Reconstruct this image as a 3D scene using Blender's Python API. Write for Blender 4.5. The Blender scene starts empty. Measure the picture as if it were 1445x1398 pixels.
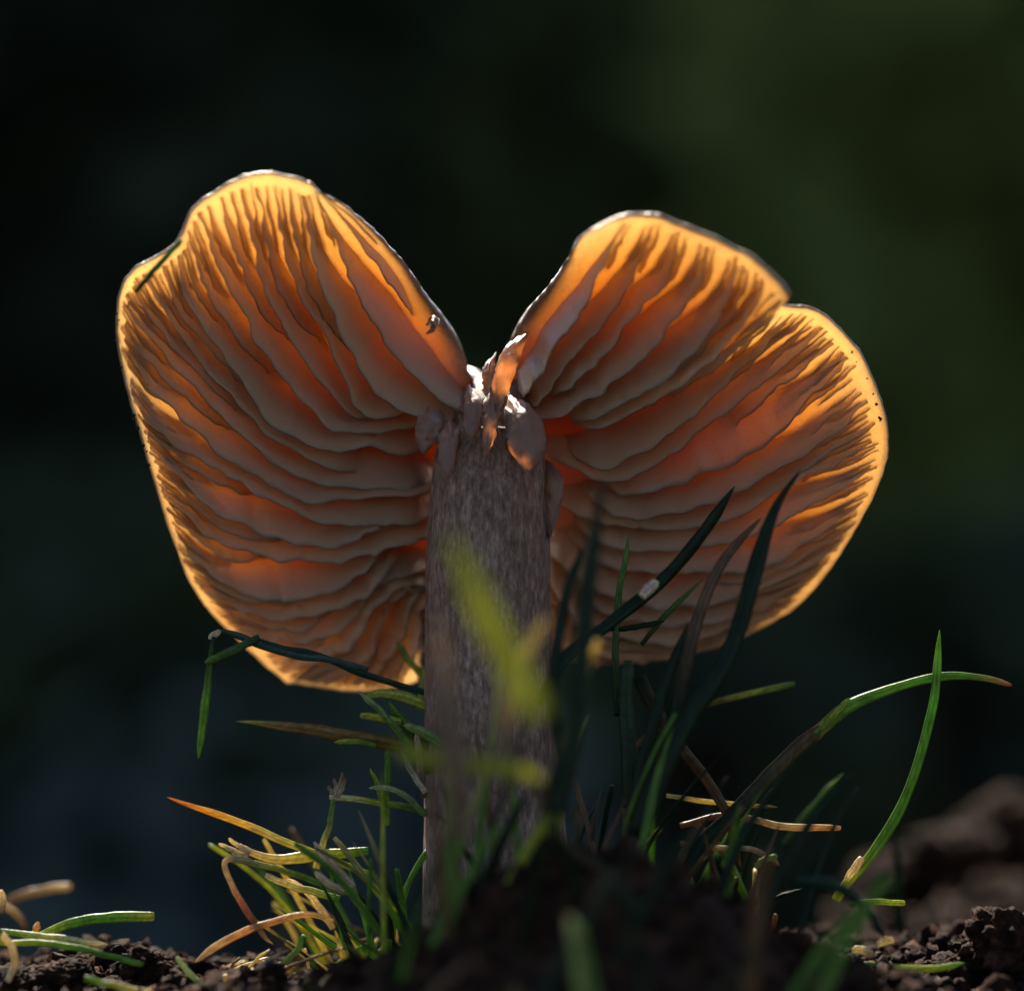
import bpy, bmesh, math, random
import numpy as np
from mathutils import Vector, noise, Matrix

random.seed(7); rng = np.random.default_rng(7)
C = bpy.context.scene.collection
SC = bpy.context.scene

# ------------------------------------------------------------------ camera
PXCM = 120.0            # photo pixels per centimetre in the plane of focus (stem axis, y = 0)
DCAM = 33.45            # camera to plane of focus, cm
CX, CY = 722.5, 699.0   # photo centre
CAMZ = 5.76             # lens height above the ridge top, cm
CM = 0.01
cam_d = bpy.data.cameras.new('camera'); cam = bpy.data.objects.new('camera', cam_d); C.objects.link(cam)
cam.location = (0, -DCAM * CM, CAMZ * CM); cam.rotation_euler = (math.radians(90), 0, 0)
cam_d.lens = 100; cam_d.sensor_width = 36; cam_d.sensor_fit = 'HORIZONTAL'
cam_d.clip_start = 0.005; cam_d.clip_end = 500
cam_d.dof.use_dof = True; cam_d.dof.focus_distance = (DCAM - 0.45) * CM; cam_d.dof.aperture_fstop = 7.1
SC.camera = cam

# ------------------------------------------------------------------ sky, sun, exposure
SUN_EL, SUN_AZ = math.radians(44), math.radians(-14)   # azimuth from +Y (behind the mushroom), minus = left
w = bpy.data.worlds.new('World'); SC.world = w; w.use_nodes = True
nt = w.node_tree; nt.nodes.clear()
sky = nt.nodes.new('ShaderNodeTexSky'); sky.sky_type = 'NISHITA'; sky.sun_disc = False
sky.sun_elevation = SUN_EL; sky.sun_rotation = SUN_AZ
bg = nt.nodes.new('ShaderNodeBackground'); bg.inputs['Strength'].default_value = 0.062
wo = nt.nodes.new('ShaderNodeOutputWorld')
nt.links.new(sky.outputs[0], bg.inputs['Color']); nt.links.new(bg.outputs[0], wo.inputs['Surface'])
sd = bpy.data.lights.new('sun', 'SUN'); sd.energy = 5.0; sd.angle = math.radians(0.5); sd.color = (1.0, 0.9, 0.76)
sun = bpy.data.objects.new('sun', sd); C.objects.link(sun)
sv = Vector((math.sin(SUN_AZ) * math.cos(SUN_EL), math.cos(SUN_AZ) * math.cos(SUN_EL), math.sin(SUN_EL)))
sun.rotation_euler = sv.to_track_quat('Z', 'Y').to_euler(); sun.location = sv * 3
SC.view_settings.view_transform = 'Standard'; SC.view_settings.look = 'None'
SC.view_settings.gamma = 1.0; SC.view_settings.use_curve_mapping = False
SC.view_settings.exposure = 2.1
SC.render.engine = 'CYCLES'
cy = SC.cycles; cy.max_bounces = 14; cy.diffuse_bounces = 10; cy.transmission_bounces = 8; cy.glossy_bounces = 3
cy.use_denoising = True; cy.use_adaptive_sampling = True; cy.adaptive_threshold = 0.02; cy.sample_clamp_indirect = 4.0
cy.caustics_reflective = False; cy.caustics_refractive = False

# ------------------------------------------------------------------ helpers
def at(px, py, d):
    """photo pixel + distance d (cm) in front of the plane of focus -> point in cm"""
    k = (DCAM - d) / DCAM / PXCM
    return np.array(((px - CX) * k, -d, CAMZ + (CY - py) * k))

def mesh_obj(name, verts, faces, mat=None, parent=None, smooth=True, col=None, closed=False):
    """verts in cm"""
    me = bpy.data.meshes.new(name)
    v = np.asarray(verts, dtype=np.float32) * CM
    me.vertices.add(len(v)); me.vertices.foreach_set('co', v.ravel())
    f = [np.asarray(x) for x in (faces if isinstance(faces, list) and len(faces) and isinstance(faces[0], np.ndarray) and faces[0].ndim == 2 else [np.asarray(faces)])]
    loops = np.concatenate([x.ravel() for x in f]).astype(np.int32)
    tot = np.concatenate([np.full(len(x), x.shape[1]) for x in f]).astype(np.int32)
    start = np.concatenate([[0], np.cumsum(tot)[:-1]]).astype(np.int32)
    me.loops.add(len(loops)); me.loops.foreach_set('vertex_index', loops)
    me.polygons.add(len(tot)); me.polygons.foreach_set('loop_start', start); me.polygons.foreach_set('loop_total', tot)
    me.update(calc_edges=True); me.validate()
    if closed:                                            # outward normals on closed bodies (needed by subsurface scattering)
        bm = bmesh.new(); bm.from_mesh(me); bmesh.ops.recalc_face_normals(bm, faces=bm.faces)
        if bm.calc_volume(signed=True) < 0: bmesh.ops.reverse_faces(bm, faces=bm.faces)
        bm.to_mesh(me); bm.free()
    if smooth: me.polygons.foreach_set('use_smooth', np.ones(len(me.polygons), dtype=bool))
    if col is not None:
        a = me.attributes.new('tint', 'FLOAT_COLOR', 'POINT')
        c = np.ones((len(v), 4), dtype=np.float32); c[:, :3] = col
        a.data.foreach_set('color', c.ravel())
    if mat: me.materials.append(mat)
    o = bpy.data.objects.new(name, me); C.objects.link(o)
    if parent: o.parent = parent
    return o

def tag(o, label=None, cat=None, group=None, kind=None):
    if label: o['label'] = label
    if cat: o['category'] = cat
    if group: o['group'] = group
    if kind: o['kind'] = kind
    return o

def empty(name, p):
    o = bpy.data.objects.new(name, None); C.objects.link(o); o.empty_display_size = 0.01
    return o

def grid_faces(nu, nv, off=0, closed_u=False):
    """quads of a grid indexed i*nv+j"""
    i = np.arange(nu if closed_u else nu - 1)[:, None]; j = np.arange(nv - 1)[None, :]
    i2 = (i + 1) % nu
    q = np.stack([i * nv + j, i2 * nv + j, i2 * nv + j + 1, i * nv + j + 1], -1).reshape(-1, 4)
    return q + off

def cr(P, t):
    """Catmull-Rom through rows of P at parameters t in 0..len-1"""
    P = np.asarray(P, float); n = len(P)
    t = np.clip(np.asarray(t, float), 0, n - 1 - 1e-9)
    i = np.floor(t).astype(int); f = (t - i)
    sh = (-1,) + (1,) * (P.ndim - 1); f = f.reshape(sh)
    p1 = P[i]; p2 = P[i + 1]
    p0 = np.where((i > 0).reshape(sh), P[np.maximum(i - 1, 0)], 2 * p1 - p2)
    p3 = np.where((i + 2 < n).reshape(sh), P[np.minimum(i + 2, n - 1)], 2 * p2 - p1)
    return 0.5 * (2 * p1 + (p2 - p0) * f + (2 * p0 - 5 * p1 + 4 * p2 - p3) * f ** 2 + (3 * p1 - p0 - 3 * p2 + p3) * f ** 3)

def resample(P, m):
    """even arc-length resample of a polyline smoothed by Catmull-Rom"""
    P = np.asarray(P, float); t = np.linspace(0, len(P) - 1, 16 * len(P))
    Q = cr(P, t); s = np.concatenate([[0], np.cumsum(np.linalg.norm(np.diff(Q, axis=0), axis=1))])
    return cr(P, np.interp(np.linspace(0, s[-1], m), s, t))

def norm(v): return v / (np.linalg.norm(v, axis=-1, keepdims=True) + 1e-12)
def nz(x, y=0.0, z=0.0): return noise.noise(Vector((float(x), float(y), float(z))))
def fbm(x, y, z, o=4): return noise.fractal(Vector((float(x), float(y), float(z))), 1.0, 2.0, o)

# ------------------------------------------------------------------ materials
def new_mat(name):
    m = bpy.data.materials.new(name); m.use_nodes = True; m.node_tree.nodes.clear()
    return m, m.node_tree.nodes, m.node_tree.links
def N(ns, t, **kw):
    n = ns.new(t)
    for k, v in kw.items():
        if k in n.inputs: n.inputs[k].default_value = v
        else: setattr(n, k, v)
    return n
def ramp(ns, ls, fac, stops):
    r = ns.new('ShaderNodeValToRGB'); e = r.color_ramp.elements
    while len(e) > 1: e.remove(e[-1])
    e[0].position, e[0].color = stops[0][0], (*stops[0][1], 1)
    for p, c in stops[1:]:
        x = e.new(p); x.color = (*c, 1)
    ls.new(fac, r.inputs[0]); return r

def mat_cap():
    """cap flesh: light-scattering skin on both faces, tinted absorption through the thickness between them"""
    m, ns, ls = new_mat('cap_flesh')
    out = N(ns, 'ShaderNodeOutputMaterial')
    tc = N(ns, 'ShaderNodeTexCoord'); n1 = N(ns, 'ShaderNodeTexNoise', Scale=140.0, Detail=6.0)
    ls.new(tc.outputs['Object'], n1.inputs['Vector'])
    r = ramp(ns, ls, n1.outputs[0], [(0.3, (0.66, 0.38, 0.20)), (0.7, (0.82, 0.56, 0.34))])
    d = N(ns, 'ShaderNodeBsdfDiffuse'); ls.new(r.outputs[0], d.inputs['Color'])
    t = N(ns, 'ShaderNodeBsdfTranslucent', Color=(0.97, 0.77, 0.50, 1))
    n2 = N(ns, 'ShaderNodeTexNoise', Scale=900.0, Detail=5.0); ls.new(tc.outputs['Object'], n2.inputs['Vector'])
    b = N(ns, 'ShaderNodeBump', Strength=0.8, Distance=0.0006); ls.new(n2.outputs[0], b.inputs['Height'])
    mx = N(ns, 'ShaderNodeMixShader', Fac=0.76); ls.new(d.outputs[0], mx.inputs[1]); ls.new(t.outputs[0], mx.inputs[2])
    g = N(ns, 'ShaderNodeBsdfGlossy', Roughness=0.45); fr = N(ns, 'ShaderNodeFresnel', IOR=1.3)
    mx2 = N(ns, 'ShaderNodeMixShader'); ls.new(fr.outputs[0], mx2.inputs[0]); ls.new(mx.outputs[0], mx2.inputs[1]); ls.new(g.outputs[0], mx2.inputs[2])
    for n in (d, t, g): ls.new(b.outputs[0], n.inputs['Normal'])
    ls.new(mx2.outputs[0], out.inputs['Surface'])
    v = N(ns, 'ShaderNodeVolumeAbsorption', Density=ABS_DENS); v.inputs['Color'].default_value = ABS_COL
    ls.new(v.outputs[0], out.inputs['Volume'])
    return m
ABS_DENS, ABS_COL = 1050.0, (0.77, 0.54, 0.05, 1)

def mat_gill(name='gill_flesh', dif=(0.90, 0.70, 0.49), tra=(0.99, 0.83, 0.62), mixf=0.87):
    m, ns, ls = new_mat(name)
    out = N(ns, 'ShaderNodeOutputMaterial')
    tc = N(ns, 'ShaderNodeTexCoord'); n1 = N(ns, 'ShaderNodeTexNoise', Scale=260.0, Detail=5.0)
    ls.new(tc.outputs['Object'], n1.inputs['Vector'])
    r = ramp(ns, ls, n1.outputs[0], [(0.3, tuple(x * 0.86 for x in dif)), (0.65, dif), (0.8, tuple(min(1, x * 1.08) for x in dif))])
    d = N(ns, 'ShaderNodeBsdfDiffuse'); t = N(ns, 'ShaderNodeBsdfTranslucent', Color=(*tra, 1))
    ls.new(r.outputs[0], d.inputs['Color'])
    n2 = N(ns, 'ShaderNodeTexNoise', Scale=1500.0, Detail=4.0); ls.new(tc.outputs['Object'], n2.inputs['Vector'])
    b = N(ns, 'ShaderNodeBump', Strength=0.35, Distance=0.0004); ls.new(n2.outputs[0], b.inputs['Height'])
    mx = N(ns, 'ShaderNodeMixShader', Fac=mixf); ls.new(d.outputs[0], mx.inputs[1]); ls.new(t.outputs[0], mx.inputs[2])
    g = N(ns, 'ShaderNodeBsdfGlossy', Roughness=0.42); fr = N(ns, 'ShaderNodeFresnel', IOR=1.3)
    mx2 = N(ns, 'ShaderNodeMixShader'); ls.new(fr.outputs[0], mx2.inputs[0]); ls.new(mx.outputs[0], mx2.inputs[1]); ls.new(g.outputs[0], mx2.inputs[2])
    for n in (d, t, g): ls.new(b.outputs[0], n.inputs['Normal'])
    ls.new(mx2.outputs[0], out.inputs['Surface'])
    return m

def mat_stem():
    m, ns, ls = new_mat('stem_fibre')
    out = N(ns, 'ShaderNodeOutputMaterial'); p = N(ns, 'ShaderNodeBsdfPrincipled', Roughness=0.6)
    tc = N(ns, 'ShaderNodeTexCoord'); mp = N(ns, 'ShaderNodeMapping'); mp.inputs['Scale'].default_value = (1, 1, 0.30)
    ls.new(tc.outputs['Object'], mp.inputs['Vector'])
    n1 = N(ns, 'ShaderNodeTexNoise', Scale=1900.0, Detail=8.0, Roughness=0.72); ls.new(mp.outputs[0], n1.inputs['Vector'])
    n3 = N(ns, 'ShaderNodeTexNoise', Scale=160.0, Detail=4.0); ls.new(mp.outputs[0], n3.inputs['Vector'])
    r = ramp(ns, ls, n1.outputs[0], [(0.36, (0.07, 0.034, 0.020)), (0.52, (0.20, 0.122, 0.085)), (0.74, (0.44, 0.335, 0.26))])
    r3 = ramp(ns, ls, n3.outputs[0], [(0.35, (0.62, 0.50, 0.42)), (0.62, (1, 1, 1))])
    mu = N(ns, 'ShaderNodeMix', data_type='RGBA', blend_type='MULTIPLY'); mu.inputs[0].default_value = 1
    ls.new(r.outputs[0], mu.inputs[6]); ls.new(r3.outputs[0], mu.inputs[7]); ls.new(mu.outputs[2], p.inputs['Base Color'])
    b = N(ns, 'ShaderNodeBump', Strength=0.8, Distance=0.0006); ls.new(n1.outputs[0], b.inputs['Height'])
    ls.new(b.outputs[0], p.inputs['Normal'])
    p.inputs['Subsurface Weight'].default_value = 0.25; p.inputs['Subsurface Radius'].default_value = (1, 0.5, 0.25)
    p.inputs['Subsurface Scale'].default_value = 0.002
    ls.new(p.outputs[0], out.inputs['Surface']); return m

def mat_blade():
    m, ns, ls = new_mat('grass_leaf')
    out = N(ns, 'ShaderNodeOutputMaterial'); at_ = N(ns, 'ShaderNodeAttribute', attribute_name='tint')
    tc = N(ns, 'ShaderNodeTexCoord'); n1 = N(ns, 'ShaderNodeTexNoise', Scale=420.0, Detail=6.0, Roughness=0.7); ls.new(tc.outputs['Object'], n1.inputs['Vector'])
    r = ramp(ns, ls, n1.outputs[0], [(0.3, (0.62, 0.60, 0.5)), (0.55, (1, 1, 1)), (0.75, (1.0, 0.97, 0.85))])
    mu = N(ns, 'ShaderNodeMix', data_type='RGBA', blend_type='MULTIPLY'); mu.inputs[0].default_value = 1
    ls.new(at_.outputs['Color'], mu.inputs[6]); ls.new(r.outputs[0], mu.inputs[7])
    p = N(ns, 'ShaderNodeBsdfPrincipled', Roughness=0.4); p.inputs['Specular IOR Level'].default_value = 0.13
    ls.new(mu.outputs[2], p.inputs['Base Color'])
    t = N(ns, 'ShaderNodeBsdfTranslucent')
    gm = N(ns, 'ShaderNodeMix', data_type='RGBA', blend_type='MULTIPLY'); gm.inputs[0].default_value = 1
    gm.inputs[7].default_value = (2.0, 1.9, 0.9, 1); ls.new(mu.outputs[2], gm.inputs[6]); ls.new(gm.outputs[2], t.inputs['Color'])
    n2 = N(ns, 'ShaderNodeTexNoise', Scale=2200.0, Detail=2.0); ls.new(tc.outputs['Object'], n2.inputs['Vector'])
    b = N(ns, 'ShaderNodeBump', Strength=0.3, Distance=0.0002); ls.new(n2.outputs[0], b.inputs['Height']); ls.new(b.outputs[0], p.inputs['Normal'])
    mx = N(ns, 'ShaderNodeMixShader', Fac=0.35); ls.new(p.outputs[0], mx.inputs[1]); ls.new(t.outputs[0], mx.inputs[2])
    ls.new(mx.outputs[0], out.inputs['Surface']); return m

def mat_soil():
    m, ns, ls = new_mat('soil')
    out = N(ns, 'ShaderNodeOutputMaterial'); p = N(ns, 'ShaderNodeBsdfPrincipled', Roughness=0.75)
    tc = N(ns, 'ShaderNodeTexCoord'); n1 = N(ns, 'ShaderNodeTexNoise', Scale=320.0, Detail=8.0, Roughness=0.7); ls.new(tc.outputs['Object'], n1.inputs['Vector'])
    r = ramp(ns, ls, n1.outputs[0], [(0.34, (0.005, 0.003, 0.002)), (0.52, (0.024, 0.011, 0.006)), (0.72, (0.095, 0.042, 0.020))])
    ls.new(r.outputs[0], p.inputs['Base Color']); p.inputs['Specular IOR Level'].default_value = 0.06
    n2 = N(ns, 'ShaderNodeTexNoise', Scale=900.0, Detail=6.0, Roughness=0.75); ls.new(tc.outputs['Object'], n2.inputs['Vector'])
    b = N(ns, 'ShaderNodeBump', Strength=1.0, Distance=0.0012); ls.new(n2.outputs[0], b.inputs['Height']); ls.new(b.outputs[0], p.inputs['Normal'])
    ls.new(p.outputs[0], out.inputs['Surface']); return m

def mat_leaf(name, c, tr):
    m, ns, ls = new_mat(name)
    out = N(ns, 'ShaderNodeOutputMaterial'); oi = N(ns, 'ShaderNodeTexCoord'); n1 = N(ns, 'ShaderNodeTexNoise', Scale=3.0, Detail=3.0)
    ls.new(oi.outputs['Object'], n1.inputs['Vector'])
    r = ramp(ns, ls, n1.outputs[0], [(0.3, tuple(x * 0.6 for x in c)), (0.7, tuple(x * 1.3 for x in c))])
    d = N(ns, 'ShaderNodeBsdfDiffuse'); t = N(ns, 'ShaderNodeBsdfTranslucent', Color=(*tr, 1)); ls.new(r.outputs[0], d.inputs['Color'])
    mx = N(ns, 'ShaderNodeMixShader', Fac=0.4); ls.new(d.outputs[0], mx.inputs[1]); ls.new(t.outputs[0], mx.inputs[2])
    ls.new(mx.outputs[0], out.inputs['Surface']); return m

M_CAP, M_GILL, M_STEM, M_BLADE, M_SOIL = mat_cap(), mat_gill(), mat_stem(), mat_blade(), mat_soil()
M_TORN = mat_gill('torn_flesh', (0.36, 0.255, 0.19), (0.9, 0.5, 0.22), 0.7)

# ------------------------------------------------------------------ ground
def sstep(a, b, x):
    t = np.clip((x - a) / (b - a), 0, 1); return t * t * (3 - 2 * t)
def ground_base(x, y):
    """height of the ridge in cm, x and y in cm (arrays)"""
    gm = np.exp(-((x - 0.9) / 2.6) ** 2)
    prof_front = np.interp(y + 3.0 * gm, [-3000, -400, -60, -30, -12, -5.5, -3.5], [-40, -36, -30, -24, -9.5, -1.1, 0])
    edge = 1.0 + 14.0 * sstep(2.8, 6.5, x)
    yb = np.maximum(y - edge, 0)
    drop = np.interp(yb, [0, 0.8, 4, 50, 85, 130, 240, 330, 600, 3000], [0, -0.25, -3.0, -46, -50, -6, -2, 125, 200, 480])
    z = prof_front + drop
    z = z + 1.95 * np.exp(-((x - 0.9) / 2.5) ** 2 - ((y + 3.4) / 2.4) ** 2)
    z = z - 0.9 * sstep(2.5, 6.0, y) * sstep(2.5, 5, x) + 0.95 * np.exp(-((x - 8.6) / 2.2) ** 2) * sstep(9.0, 12.5, y)
    z = z + 0.45 * np.exp(-((x - 6.0) / 1.3) ** 2 - ((y - 0.4) / 1.2) ** 2)
    z = z + 0.22 * np.exp(-((x + 4.6) / 0.9) ** 2 - ((y - 0.1) / 0.8) ** 2)
    return z
def gnoise(x, y):
    r = math.hypot(x, y)
    a = 0.16 if r < 20 else 0.16 + min(r, 400) * 0.012
    s = 0.9 if r < 20 else 8.0 / min(r, 300)
    v = a * fbm(x * s, y * s, 1.7, 4)
    if r < 20: v += 0.10 * fbm(x * 3.1, y * 3.1, 5.0, 3)
    return v
def gz(x, y): return float(ground_base(np.array(float(x)), np.array(float(y)))) + gnoise(x, y)
def axis(lo, hi, step, far):
    a = list(np.arange(lo, hi + 1e-6, step)); s = step
    v = hi
    while v < far: s *= 1.16; v += s; a.append(v)
    s = step; v = lo
    while v > -far: s *= 1.16; v -= s; a.insert(0, v)
    return np.array(a)
gx = axis(-8, 10, 0.09, 3000); gy = axis(-8, 15, 0.09, 3000)
X, Y = np.meshgrid(gx, gy, indexing='ij')
Z = ground_base(X, Y) + np.vectorize(gnoise)(X, Y)
ground = mesh_obj('ground', np.stack([X, Y, Z], -1).reshape(-1, 3), grid_faces(len(gx), len(gy)), M_SOIL)
tag(ground, 'dark crumbly soil ridge falling away behind the mushroom', kind='structure')

# ------------------------------------------------------------------ background bank: leaves, far out of focus
def leaves(name, centres, size, mat, parent=None):
    n = len(centres); a = norm(rng.normal(size=(n, 3))); b = norm(np.cross(a, rng.normal(size=(n, 3))))
    s = size * (0.6 + 0.8 * rng.random((n, 1)))
    nrm = np.cross(a, b)
    P = np.stack([centres - a * s, centres + b * s * .45 + nrm * s * .12, centres + a * s, centres - b * s * .45 + nrm * s * .12], 1).reshape(-1, 3)
    i = np.arange(n)[:, None] * 4
    F = np.concatenate([i + np.array([[0, 1, 3]]), i + np.array([[1, 2, 3]])])
    return mesh_obj(name, P, F, mat, parent, smooth=False)
ML_D = mat_leaf('leaf_dark', (0.036, 0.046, 0.030), (0.06, 0.085, 0.03))
ML_M = mat_leaf('leaf_mid', (0.065, 0.085, 0.035), (0.14, 0.18, 0.05))
ML_L = mat_leaf('leaf_light', (0.12, 0.145, 0.045), (0.30, 0.35, 0.08))
M_BARK = mat_leaf('bark', (0.05, 0.035, 0.025), (0.0, 0.0, 0.0))
cx_ = rng.uniform(-300, 300, 16000); cy_ = rng.uniform(80, 420, 16000)
cz_ = ground_base(cx_, cy_) + rng.uniform(0, 10, 16000)
tag(leaves('ivy', np.stack([cx_, cy_, cz_], -1), 6, ML_D), 'dark low leaves covering the shaded bank behind', 'ground cover', kind='stuff')
ML_SKYLIT = mat_leaf('leaf_skylit_blue', (0.085, 0.112, 0.102), (0.04, 0.06, 0.05))  # bluish skylight on the lower slope is put into this leaf colour
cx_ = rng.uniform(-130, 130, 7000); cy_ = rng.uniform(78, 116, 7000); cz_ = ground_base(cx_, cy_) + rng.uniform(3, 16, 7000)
tag(leaves('low_plants', np.stack([cx_, cy_, cz_], -1), 3.5, ML_SKYLIT), 'low plants on the slope below the shrubs, blue skylight in their colour', 'ground cover', kind='stuff')
def shrub(x, y, rx, rz, mat, label, n=2600):
    zb = float(ground_base(np.array(x), np.array(y)))
    e = empty('shrub', None); e.location = Vector((x, y, zb)) * CM
    p = norm(rng.normal(size=(n, 3))) * (rng.random((n, 1)) ** 0.45)
    lump = np.array([1 + 0.35 * nz(*(q * 2.2 + x)) for q in p])[:, None]
    p = p * lump * np.array([rx, rx * 0.8, rz]); p[:, 2] += rz * 1.15
    leaves('crown', p, 6.5, mat, e)
    V = []; F = []
    for k in range(5):
        a = k * 1.26 + x; tip = np.array([math.cos(a) * rx * .5, math.sin(a) * rx * .4, rz * 1.3])
        base = len(V)
        for j in range(6):
            t = j / 5; c = tip * t * np.array([t, t, 1]); r = 2.4 * (1 - t) + .4
            for q in range(6): V.append(c + r * np.array([math.cos(q * math.pi / 3), math.sin(q * math.pi / 3), 0]))
        for j in range(5):
            for q in range(6): F.append([base + j * 6 + q, base + j * 6 + (q + 1) % 6, base + j * 6 + 6 + (q + 1) % 6, base + j * 6 + 6 + q])
    mesh_obj('trunk', V, np.array(F), M_BARK, e)
    tag(e, label, 'shrub', 'blurred shrubs on the bank behind')
shrub(-78, 190, 34, 40, ML_D, 'blackish evergreen shrub blurred beyond the unfolded half of the cap')
shrub(-32, 205, 30, 42, ML_D, 'dark shrub blurred beyond the notch between the cap lobes')
shrub(4, 215, 26, 40, ML_M, 'dull green shrub blurred behind the notch and the folded cap half')
shrub(36, 200, 23, 31, ML_L, 'pale green shrub, the lightest blur beyond the folded cap half')
shrub(74, 215, 28, 40, ML_M, 'olive green shrub blurred past the tall curved grass blade')

# ------------------------------------------------------------------ mushroom
mush = empty('mushroom', None)
base_pt = at(692, 1215, 0)
tag(mush, 'orange backlit mushroom with split cap opened like two wings', 'mushroom')

class Wing:
    """loft through traced gill lines: rows = lines round the cap (u), columns = stem -> rim (v); last coordinate is depth"""
    def __init__(self, keys, n_dir, T0, T1, h0):
        M = 40
        self.K = np.stack([resample([at(*p) for p in k], M) for k in keys]); self.M = M
        self.n = norm(np.array(n_dir, float)); self.T0, self.T1, self.h0 = T0, T1, h0
        self.U = len(keys) - 1
    extra = 0.0
    def F(self, u, v):
        """traced (free edge) surface; u, v arrays of the same shape (1-D)"""
        u = np.asarray(u, float); v = np.asarray(v, float) * (self.M - 1)
        i = np.clip(np.floor(np.clip(u, 0, self.U)).astype(int), 0, self.U - 1)
        f = np.clip(u, 0, self.U) - i
        def row(r):
            r = np.clip(r, 0, self.U); j = np.clip(np.floor(v).astype(int), 0, self.M - 2); g = (v - j)[:, None]
            return self.K[r, j] * (1 - g) + self.K[r, j + 1] * g
        p0, p1, p2, p3 = row(i - 1), row(i), row(i + 1), row(i + 2); f = f[:, None]
        return 0.5 * (2 * p1 + (p2 - p0) * f + (2 * p0 - 5 * p1 + 4 * p2 - p3) * f ** 2 + (3 * p1 - p0 - 3 * p2 + p3) * f ** 3)
    def h(self, v):
        """gill depth, cm"""
        v = np.asarray(v, float)
        return self.h0 * np.clip(np.minimum(1.0, (1 - v) / 0.6) ** 1.05, 0, 1) + 0.04
    def S(self, u, v):
        """underside of the cap flesh (gill roots)"""
        return self.F(u, v) - self.h(v)[:, None] * self.n
    def T(self, v): return self.T1 + (self.T0 - self.T1) * np.clip(1.02 - np.asarray(v), 0, 1) ** 1.35

    def shell(self, name, parent, nu=170, nv=64, seed=0):
        us = np.linspace(0, self.U, nu); vs = np.linspace(0, 1, nv)
        uu = np.repeat(us, nv); vv = np.tile(vs, nu)
        inner = self.S(uu, vv)
        rout = self.F(uu, np.ones_like(vv)) - self.F(uu, np.full_like(vv, 0.9))
        rimw = np.array([0.030 * nz(u * 1.9, seed + 70) + 0.020 * nz(u * 5.3, seed + 80) + 0.010 * nz(u * 14, seed + 90) for u in uu])
        inner = inner + norm(rout) * (rimw * np.clip((vv - 0.9) / 0.1, 0, 1) ** 2)[:, None] + self.n * (0.8 * rimw * np.clip((vv - 0.9) / 0.1, 0, 1))[:, None]
        wob = np.array([0.05 * fbm(p[0] * 1.3, p[2] * 1.3, seed, 3) for p in inner])
        edge = np.minimum(uu, self.U - uu)                       # thinner, ragged at the torn edges
        Tt = self.T(vv) * (0.35 + 0.65 * np.clip(edge / 1.2, 0, 1) ** 0.7) + wob * np.clip((1 - vv) * 3, 0.35, 1)
        Tt = Tt + self.extra * np.clip((6.6 - uu) / 0.6, 0, 1) * np.clip(edge, 0, 1)
        Tt = np.maximum(Tt, 0.05)
        outer = inner - self.n * Tt[:, None]
        inner = inner.reshape(nu, nv, 3); outer = outer.reshape(nu, nv, 3); Tt = Tt.reshape(nu, nv)
        r = norm(inner[:, -1] - inner[:, -6])
        ring = []
        for ph in np.linspace(0, math.pi, 8)[1:-1]:
            mid = (inner[:, -1] + outer[:, -1]) / 2
            ring.append(mid + (Tt[:, -1] / 2)[:, None] * (math.cos(ph) * self.n + math.sin(ph) * r * 1.3))
        ring = np.stack(ring, 1)
        # one loop per u: inner 0..nv-1, ring, outer nv-1..0
        L = np.concatenate([inner, ring, outer[:, ::-1]], 1); m = L.shape[1]
        jit = np.array([[nz(i * 0.55, seed + 3.3), nz(i * 0.21, seed + 8.1)] for i in range(m)])
        for e in (0, -1):                                        # ragged torn side
            L[e] += jit[:, :1] * 0.05 * norm(L[e] - L[2 if e == 0 else -3])
        V = L.reshape(-1, 3)
        Fq = grid_faces(nu, m)
        # close between outer end and inner start (v=0), hidden at the stem
        i = np.arange(nu - 1); Fc = np.stack([i * m + m - 1, (i + 1) * m + m - 1, (i + 1) * m, i * m], -1)
        # end caps: quads joining inner j with the matching outer
        caps = []
        for e, flip in ((0, False), (nu - 1, True)):
            for j in range(m // 2 - 1):
                a, b, c, d = e * m + j, e * m + j + 1, e * m + m - 2 - j, e * m + m - 1 - j
                caps.append([a, b, c, d] if not flip else [d, c, b, a])
        return mesh_obj(name, V, np.concatenate([Fq, Fc, np.array(caps)]), M_CAP, parent, closed=True)

    def gill(self, name, parent, u, v0, v1, lean, seed, hs=1.0, nvv=46, nh=9, thick=0.020, wav=1.0):
        vs = np.linspace(v0, v1, nvv)
        L = v1 - v0
        # outline: free edge swells out from the inner end, sinks into the rim
        swell = np.clip((vs - v0) / 0.10, 0, 1) ** 0.5 if v0 < 0.3 else np.sin(np.clip((vs - v0) / (0.5 * L), 0, 1) * math.pi / 2) ** 0.9
        hh = self.h(vs) * hs * swell * np.clip((v1 - vs) / 0.05 + 0.05, 0, 1) ** 0.7
        sc = np.array([1 + wav * (0.16 * nz(v * 6, seed) + 0.08 * nz(v * 26, seed + 5.5) + 0.03 * nz(v * 70, seed + 2.5)) for v in vs])
        du = np.array([wav * (0.30 * nz(v * 3.6, seed + 20) + 0.09 * nz(v * 13, seed + 31)) for v in vs]) * np.clip((1 - vs) * 2.5, 0.1, 1)
        amp = np.array([0.05 * nz(v * 17, seed + 44) + 0.02 * nz(v * 45, seed + 4) for v in vs]) * wav
        uf = np.clip(u + du, 0.02, self.U - 0.02)
        lean = min(lean, 0.45 * u)
        ub = np.clip(u - lean * np.clip((1 - vs) * 2.2, 0.12, 1) * (0.15 + 0.85 * swell) + du * (1 - 0.6 * swell), 0.02, self.U - 0.02)
        free = self.S(uf, vs) + (hh * sc)[:, None] * self.n
        base = self.S(ub, vs) - self.n * np.minimum(0.05, 0.4 * self.T(vs))[:, None]
        side = norm(np.cross(norm(np.gradient(free, axis=0)), self.n))
        q = np.linspace(0, 1, nh)
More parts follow.
